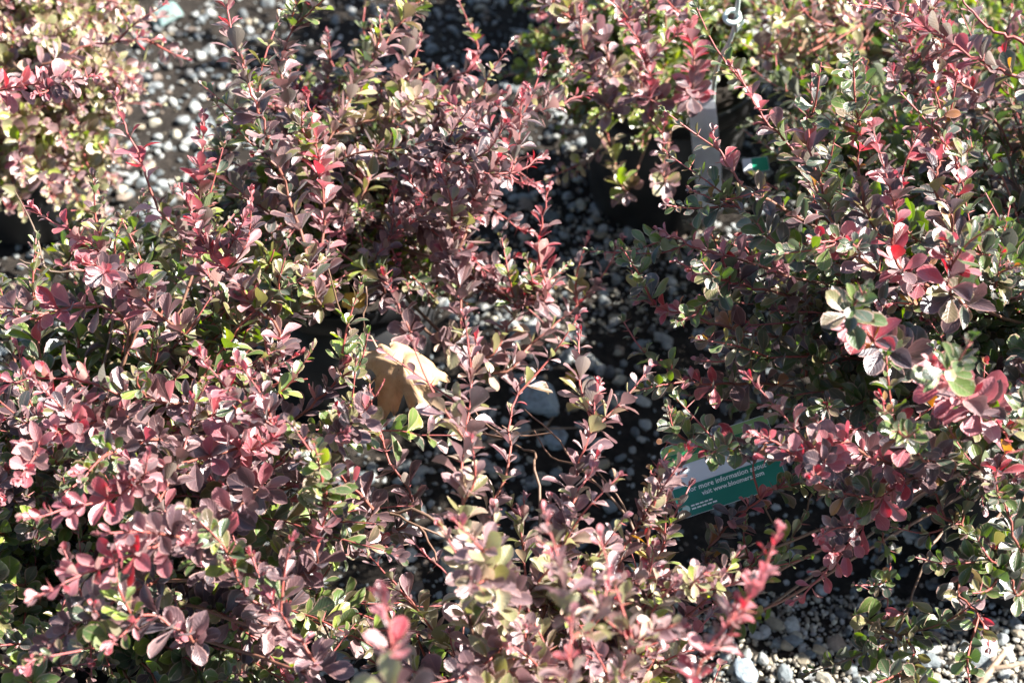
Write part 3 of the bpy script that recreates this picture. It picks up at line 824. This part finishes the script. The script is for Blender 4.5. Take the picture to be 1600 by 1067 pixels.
# ------------------------------------------------------------------ turn shoots and leaves into objects
def prune():
    for sh in SHRUBS:
        keep = []
        for lf in sh.leaves:
            M = lf[2]; u, v = px(M[:, 3]+M[:, 1]*.5)
            if any(in_poly(u, v, P) and R.random() < q for q, P in OPEN if q > .9 or lf[3] not in sh.keep): continue
            keep.append(lf)
        sh.leaves = keep
prune()
def realise():
    allV = []; allF = []; off = 0; own = []
    for sh in SHRUBS:
        for li, (si, ti, M, bi) in enumerate(sh.leaves):
            v, f, uv = LSH[si]
            w = v@M[:, :3].T+M[:, 3]
            allV.append(w); allF.append(f+off); off += len(w)
    V = np.concatenate(allV); Fq = np.concatenate(allF)
    bvh = BVHTree.FromPolygons([tuple(x) for x in V.tolist()], Fq.tolist(), all_triangles=False)
    if DEBUG:
        cum = np.cumsum([len(q.leaves) for q in SHRUBS])
        for nm, q in (('label', at(1103, 230, .225)), ('label2', at(1096, 170, .28)), ('rod', at(1118, 130, .31)), ('gap', at(950, 600, 0)), ('gap2', at(920, 520, 0)), ('gap3', at(900, 480, 0)), ('gap4', at(880, 560, 0)), ('gap5', at(960, 660, 0)), ('gap6', at(860, 640, 0)), ('strip', at(1300, 1010, 0)), ('strip2', at(1500, 1010, 0)), ('tag', at(1150, 760, .27)), ('dface', at(1200, 550, .35)), ('dface2', at(1400, 700, .36))):
            p0 = q.copy(); hits = []
            for _ in range(12):
                h = bvh.ray_cast(p0, SUN_VEC)
                if h[2] is None: break
                hits.append(('CBAEFIGDHJ'[int(np.searchsorted(cum, h[2]//len(LSH[0][1]), side='right'))], [round(x, 2) for x in h[0]])); p0 = h[0]+SUN_VEC*.002
            print('DBG', nm, hits)
    nq = len(LSH[0][1]); nv = len(LSH[0][0]); g = 0
    for sh in SHRUBS:
        # which leaves show largest in the picture
        sc = []
        for li in range(len(sh.leaves)):
            w = V[(g+li)*nv:(g+li+1)*nv]; vis = 0
            for k in (12, 17, 22, 16, 18, 27):
                p = Vector(w[k]); uu, vv = px(p)
                if not (0 < uu < 1600 and 0 < vv < 1067): continue
                d = p-CAM; hit = bvh.ray_cast(CAM, d.normalized(), d.length+.05)
                if hit[2] is not None and hit[2]//nq == g+li: vis += 1
            if vis:
                uv = [px(w[k]) for k in (2, 15, 19, 32)]
                ar = abs((uv[2][0]-uv[1][0])*(uv[3][1]-uv[0][1])-(uv[2][1]-uv[1][1])*(uv[3][0]-uv[0][0]))
                sc.append((vis*ar, li))
        seen = {li for _, li in sc}; sc.sort(reverse=True); single = {li for _, li in sc[:300]}
        # branches
        inv = Matrix.Translation(-sh.base); bo = []
        for tm in sh.branches:
            tm.v = [(x-sh.base.x, y-sh.base.y, z-sh.base.z) for x, y, z in tm.v]
            bo.append(link('branch', tm.mesh('branch', M_STEM), sh.root))
        rest = [li for li in range(len(sh.leaves)) if li not in single and (li in seen or R.random() < .78)]
        for li in sorted(single):
            si, ti, M, bi = sh.leaves[li]
            o = link('leaf', leaf_mesh(si, ti), bo[bi])
            m = Matrix([list(M[0]), list(M[1]), list(M[2]), [0, 0, 0, 1]])
            o.matrix_local = inv@m
        if rest:
            VV = []; FF = []; TT = []; UU = []; o_ = 0
            for li in rest:
                w = V[(g+li)*nv:(g+li+1)*nv]; uvv = LSH[sh.leaves[li][0]][2]; f = LSH[0][1]
                if li not in seen: w = w[LOW_I]; uvv = uvv[LOW_I]; f = LOW_F
                VV.append(w); FF.append(f+o_); UU.append(uvv); o_ += len(w)
                TT.append(np.tile([*TLIST[sh.leaves[li][1]][1], 1], (len(w), 1)))
            o = link('foliage', mesh_np('foliage', np.concatenate(VV)-np.array(sh.base[:]), np.concatenate(FF), M_LEAF, True, {'tint': ('FLOAT_COLOR', np.concatenate(TT)), 'leafuv': ('FLOAT_VECTOR', np.concatenate(UU))}), sh.root)
            o['kind'] = 'stuff'
        g += len(sh.leaves)
    print('TRIS', sum(len(o.data.loops)-2*len(o.data.polygons) for o in COL.objects if o.type == 'MESH'), [(o.name, len(o.data.loops)-2*len(o.data.polygons)) for o in COL.objects if o.type == 'MESH' and len(o.data.loops) > 300000], sum(len(o.data.loops)-2*len(o.data.polygons) for o in COL.objects if o.name.startswith('branch')))
    print('LEAVES', g, [len(s.leaves) for s in SHRUBS])
realise()

# ------------------------------------------------------------------ curled dry leaf, fallen leaves, twigs
def lobed_leaf(name, mat, size, lobes, curl, seed, rings=7, n=60):
    rng = random.Random(seed)
    ph = rng.uniform(0, 6.3); V = []; ve = []
    for i in range(rings+1):
        q = i/rings
        for k in range(n):
            a = 2*math.pi*k/n
            rr = 1+.20*math.cos(lobes*a+ph)+.08*math.sin(3*lobes*a+1)+.05*math.sin(17*a+2)+.03*math.sin(29*a)
            r = size*q*(1+(rr-1)*q)
            x, y = r*math.cos(a)*1.1, r*math.sin(a)*.85
            vn = abs(math.cos(lobes*.5*a+ph*.5))**24
            ve.append(vn*min(1, q*3))
            z = curl(x/size, y/size, q, a)*size
            V.append((x, y, z))
    f = []
    for i in range(rings):
        for k in range(n):
            a, b = i*n+k, i*n+(k+1) % n
            f.append((a, b, b+n, a+n))
    V = np.array(V)
    # real thickness
    top = V+np.array([0, 0, .00025]); bot = V-np.array([0, 0, .00025]); N = len(V)
    f = np.array(f); fb = f[:, ::-1]+N
    e = np.array([(rings*n+k, rings*n+N+k, rings*n+N+(k+1) % n, rings*n+(k+1) % n) for k in range(n)])
    return mesh_np(name, np.concatenate([top, bot]), np.concatenate([f, fb, e]), mat, True, {'vein': ('FLOAT', np.array(ve+ve))})
dl = empty('curled_dry_leaf', at(632, 585, .375))
m = lobed_leaf('blade', M_DEAD, .0275, 5, lambda x, y, q, a: .6-1.55*y*y-.25*x*x-.35*max(0, -x-.45)+.16*math.sin(3*x+1)*y+.08*math.sin(9*a)*q**4+.05*math.sin(7*x+2*y)+.035*math.sin(13*x+6*y)+.03*math.sin(15*y-8*x)+.10*q**6*math.sin(13*a+1), 3)
link('blade', m, dl)
tm = TubeMesh(); tm.tube([Vector((-.026, .0, .008)), Vector((-.036, .004, .006)), Vector((-.046, .003, -.003))], .0009, .0006, 0, 0, 5)
link('stalk', tm.mesh('stalk', M_TWIG), dl)
dl.rotation_euler = (math.radians(18), math.radians(14), math.radians(-40))
tag(dl, 'curled dry tan leaf caught among the purple and green barberry leaves', 'dead leaf')
for (u, v, z, mat, s, lab, lo, cat) in [
    (1133, 948, .006, M_DEAD2, .013, 'small brown fallen leaf on dark ground in the shade of the dense shrub', 2, 'dead leaf'),
    (891, 592, .008, M_DEADY, .008, 'tiny yellow fallen leaf on the dark gravel near the largest stone', 2, 'dead leaf'),
    (552, 470, .30, M_DEADY, .010, 'narrow yellow dry leaf standing beside a bare upright twig', 2, 'dead leaf'),
    (540, 385, .012, M_DEAD2, .018, 'brown dry leaf lying on shaded gravel under the tall dark shrub', 3, 'dead leaf')]:
    me = lobed_leaf('fallen_leaf', mat, s, lo, lambda x, y, q, a: .25*x*x+.15*y+.08*math.sin(5*a)*q, int(u), 4, 28)
    o = link('fallen_leaf', me); p = at(u, v, z); o.location = p
    o.rotation_euler = (R.uniform(-.4, .4), R.uniform(-.4, .4), R.uniform(0, 6)) if z < .1 else (.9, .3, .6)
    tag(o, lab, cat)
def stick(name, label, P, r0, r1, sides=[], cat='twig'):
    b = at(*P[0]); root = Vector((b.x, b.y, 0))
    tm = TubeMesh(); tm.tube(catmull([at(*p)-root for p in P], 12), r0, r1, 0, 0, 7, kink=.14)
    for S in sides: tm.tube(catmull([at(*p)-root for p in S], 8), r1*1.1, r1*.6, 0, 0, 6, kink=.12)
    o = link(name, tm.mesh(name, M_TWIG)); o.location = root
    tag(o, label, cat)
stick('fallen_twig', 'pale forked dry twig lying on the sunlit gravel', [(1520, 1085, .006), (1545, 1050, .009), (1570, 1018, .008)], .0035, .0026, [[(1550, 1044, .009), (1580, 1040, .012), (1620, 1030, .012)]])
stick('fallen_twig', 'thin brown dry twig lying on shaded gravel in the gap', [(760, 690, .02), (840, 672, .012), (905, 668, .008)], .0012, .0007, [[(850, 671, .012), (865, 650, .010)]])

# ------------------------------------------------------------------ plant tags
M_TEAL = plain('teal green print', (.004, .17, .115), .35, .5, .05)
M_LGREEN = plain('light green print', (.22, .38, .13), .35, .5, .15, 60)
M_WGREY = plain('white plastic card', (.62, .66, .68), .35, .5, .03)
M_DGREEN = plain('deep green print', (.015, .16, .055), .35, .5, .1)
M_INK = plain('white ink', (.80, .84, .82), .5, .3, .03)
M_BLUEINK = plain('blue ink', (.05, .08, .35), .5, .3, .03)
M_WHITE = plain('white plant label plastic', (.74, .78, .82), .4, .5, .06, 30, .15)
M_ROD = plain('pale grey green plastic', (.52, .60, .55), .4, .5, .1, 40)
def slab(name, x0, x1, y0, y1, z0, z1, mat, parent, rc=0, corners=(1, 1, 1, 1), bend=None):
    pts = []
    for (cx, cy, a0, on) in ((x0, y0, math.pi, corners[0]), (x1, y0, 1.5*math.pi, corners[1]), (x1, y1, 0, corners[2]), (x0, y1, .5*math.pi, corners[3])):
        if rc and on:
            ox = cx+rc if cx == x0 else cx-rc; oy = cy+rc if cy == y0 else cy-rc
            for k in range(6):
                a = a0+k/5*math.pi/2; pts.append((ox+rc*math.cos(a), oy+rc*math.sin(a)))
        else: pts.append((cx, cy))
    n = len(pts); V = [(x, y, z0) for x, y in pts]+[(x, y, z1) for x, y in pts]
    import bmesh
    bm = bmesh.new(); bv = [bm.verts.new(v) for v in V]
    bm.faces.new(bv[n:]); bm.faces.new(bv[:n][::-1])
    for k in range(n): bm.faces.new((bv[k], bv[(k+1) % n], bv[n+(k+1) % n], bv[n+k]))
    me = bpy.data.meshes.new(name); bm.to_mesh(me); bm.free(); me.materials.append(mat)
    return link(name, me, parent)
def lettering(s, size, x, y, z, mat, parent, name='lettering'):
    cu = bpy.data.curves.new('txt', 'FONT'); cu.body = s; cu.size = size; cu.extrude = .00003; cu.resolution_u = 2
    cu.offset = .00006
    t = bpy.data.objects.new('txt', cu); COL.objects.link(t)
    dg = bpy.context.evaluated_depsgraph_get(); me = bpy.data.meshes.new_from_object(t.evaluated_get(dg))
    bpy.data.objects.remove(t); bpy.data.curves.remove(cu)
    me.materials.clear(); me.materials.append(mat)
    o = link(name, me, parent); o.location = (x, y, z)
    return o
# card: local x along its lower edge, y up the card, z out of the printed face
def place_card(o, bl, br, lean):
    """lower-left and lower-right corners, then lean of the face from level"""
    x = (br-bl).normalized(); y0 = UP.cross(x).normalized()          # level, away from the viewer
    y = (y0*math.cos(lean)+UP.cross(Vector((0, 0, 0)))+UP*math.sin(lean)); y = (y-x*y.dot(x)).normalized()
    z = x.cross(y)
    M = Matrix((x, y, z)).transposed().to_4x4(); M.translation = bl
    o.matrix_world = M
card = empty('plant_tag', (0, 0, 0))
bl, br = at(1064, 812, .25), at(1232, 756, .26)
W = (br-bl).length
place_card(card, bl, br, math.radians(42))
Hc = .0555
slab('card', 0, W, 0, Hc, -.0008, 0, M_WGREY, card, .005)
slab('teal_panel', .0004, W-.0004, .0004, .0230, 0.0001, .0003, M_TEAL, card, .0047, (1, 1, 0, 0))
slab('white_panel', .0004, W-.0004, .0232, .0385, .0001, .0003, M_WGREY, card)
slab('green_line', .0004, W-.0004, .0387, .0438, .0001, .0003, M_LGREEN, card)
slab('deep_green_stripe', .0004, W-.0004, .0440, .0480, .0001, .0003, M_DGREEN, card)
slab('picture_panel', .0004, W-.0004, .0482, Hc-.0004, .0001, .0003, M_LGREEN, card, .0047, (0, 0, 1, 1))
slab('logo_patch', .040, .052, .0500, .0548, .0007, .0009, M_WGREY, card, .001)
lettering('S', .0045, .0445, .0505, .0011, M_BLUEINK, card)
lettering('for more information about', .0056, .012, .0178, .0004, M_INK, card)
lettering('visit www.bloomers.com', .0050, .0215, .0126, .0004, M_INK, card)
for k, (w0, y) in enumerate([(.018, .0070), (.021, .0046)]):
    for q in range(5): slab('fine_print', .0105+q*w0/5, .0105+(q+.8)*w0/5, y, y+.0011, .0004, .0005, M_INK, card)
v, f = lathe([(.0001, .0005), (.0030, .0005), (.0030, .00035)], 24)
lg = link('round_logo', mesh_np('round_logo', v, f, plain('pale green ink', (.45, .66, .58), .5, .3, .05), False), card); lg.location = (.0062, .0062, 0)
tm = TubeMesh(); tm.tube([Vector((W*.8+.008*math.cos(a), Hc-.004, -.008+.009*math.sin(a))) for a in [k*math.pi/6 for k in range(13)]], .0007, .0007, 0, 0, 5); link('tie', tm.mesh('tie', M_ROD), card)
tag(card, 'green and white printed plant tag tucked under the dense shaded shrub', 'plant tag')

# white label strip standing in the far pot
def ribbon(name, P, w, th, mat, parent, across):
    pts = catmull(P, 18); V = []; n = len(pts)
    for i, p in enumerate(pts):
        T = (pts[min(i+1, n-1)]-pts[max(i-1, 0)]).normalized(); x = (across-T*across.dot(T)).normalized(); nn = x.cross(T)
        for (a, b) in ((-1, -1), (1, -1), (1, 1), (-1, 1)): V.append(tuple(p+x*(a*w/2)+nn*(b*th/2)))
    f = []
    for i in range(n-1):
        for k in range(4): f.append((i*4+k, i*4+(k+1) % 4, i*4+4+(k+1) % 4, i*4+4+k))
    f += [(3, 2, 1, 0), ((n-1)*4, (n-1)*4+1, (n-1)*4+2, (n-1)*4+3)]
    return link(name, mesh_np(name, np.array(V), np.array(f), mat, False), parent)
b0 = at(1108, 330, .15)
lab = empty('plant_label', b0)
ribbon('strip', [at(1112, 330, .13)-b0, at(1108, 290, .17)-b0, at(1103, 230, .225)-b0, at(1098, 180, .27)-b0, at(1090, 130, .30)-b0], .026, .0008, M_WHITE, lab, C_R)
tag(lab, 'plain white plastic plant label standing in the far black pot', 'plant label')
b1 = at(1122, 230, .16)
rod = empty('support_rod', b1)
tm = TubeMesh(); tm.tube(catmull([at(*p)-b1 for p in [(1122, 240, .14), (1118, 200, .22), (1114, 150, .29), (1122, 100, .35), (1140, 65, .39), (1150, 30, .42), (1156, -30, .47)]], 40), .0022, .0019, 0, 0, 8)
link('rod', tm.mesh('rod', M_ROD), rod)
tm = TubeMesh(); c = at(1144, 27, .425)-b1
ring = [c+C_R*(.0062*math.cos(a))+C_U*(.0055*math.sin(a)) for a in [k*2*math.pi/14 for k in range(15)]]
tm.tube(ring, .0024, .0024, 0, 0, 6); tm.tube([at(1150, 30, .424)-b1, at(1150, 50, .408)-b1, at(1163, 33, .42)-b1], .002, .0012, 0, 0, 6)
link('clip', tm.mesh('clip', M_ROD), rod)
tag(rod, 'pale curved plastic rod with a small clip rising behind the shrubs', 'rod')
tg = empty('plant_tag', (0, 0, 0))
place_card(tg, at(1163, 272, .24), at(1203, 267, .24), math.radians(40))
W2 = (at(1203, 267, .24)-at(1163, 272, .24)).length
slab('card', 0, W2, 0, .014, -.0008, 0, M_WGREY, tg, .002)
slab('green_panel', W2*.35, W2-.0005, .0005, .0135, .0001, .0003, plain('bright green print', (.01, .30, .16), .3, .5, .05), tg, .002, (0, 1, 1, 0))
slab('stake', W2*.6, W2*.6+.003, -.05, .002, -.0022, -.0010, M_ROD, tg)
tag(tg, 'small half white half green tag beside the white plant label', 'plant tag')
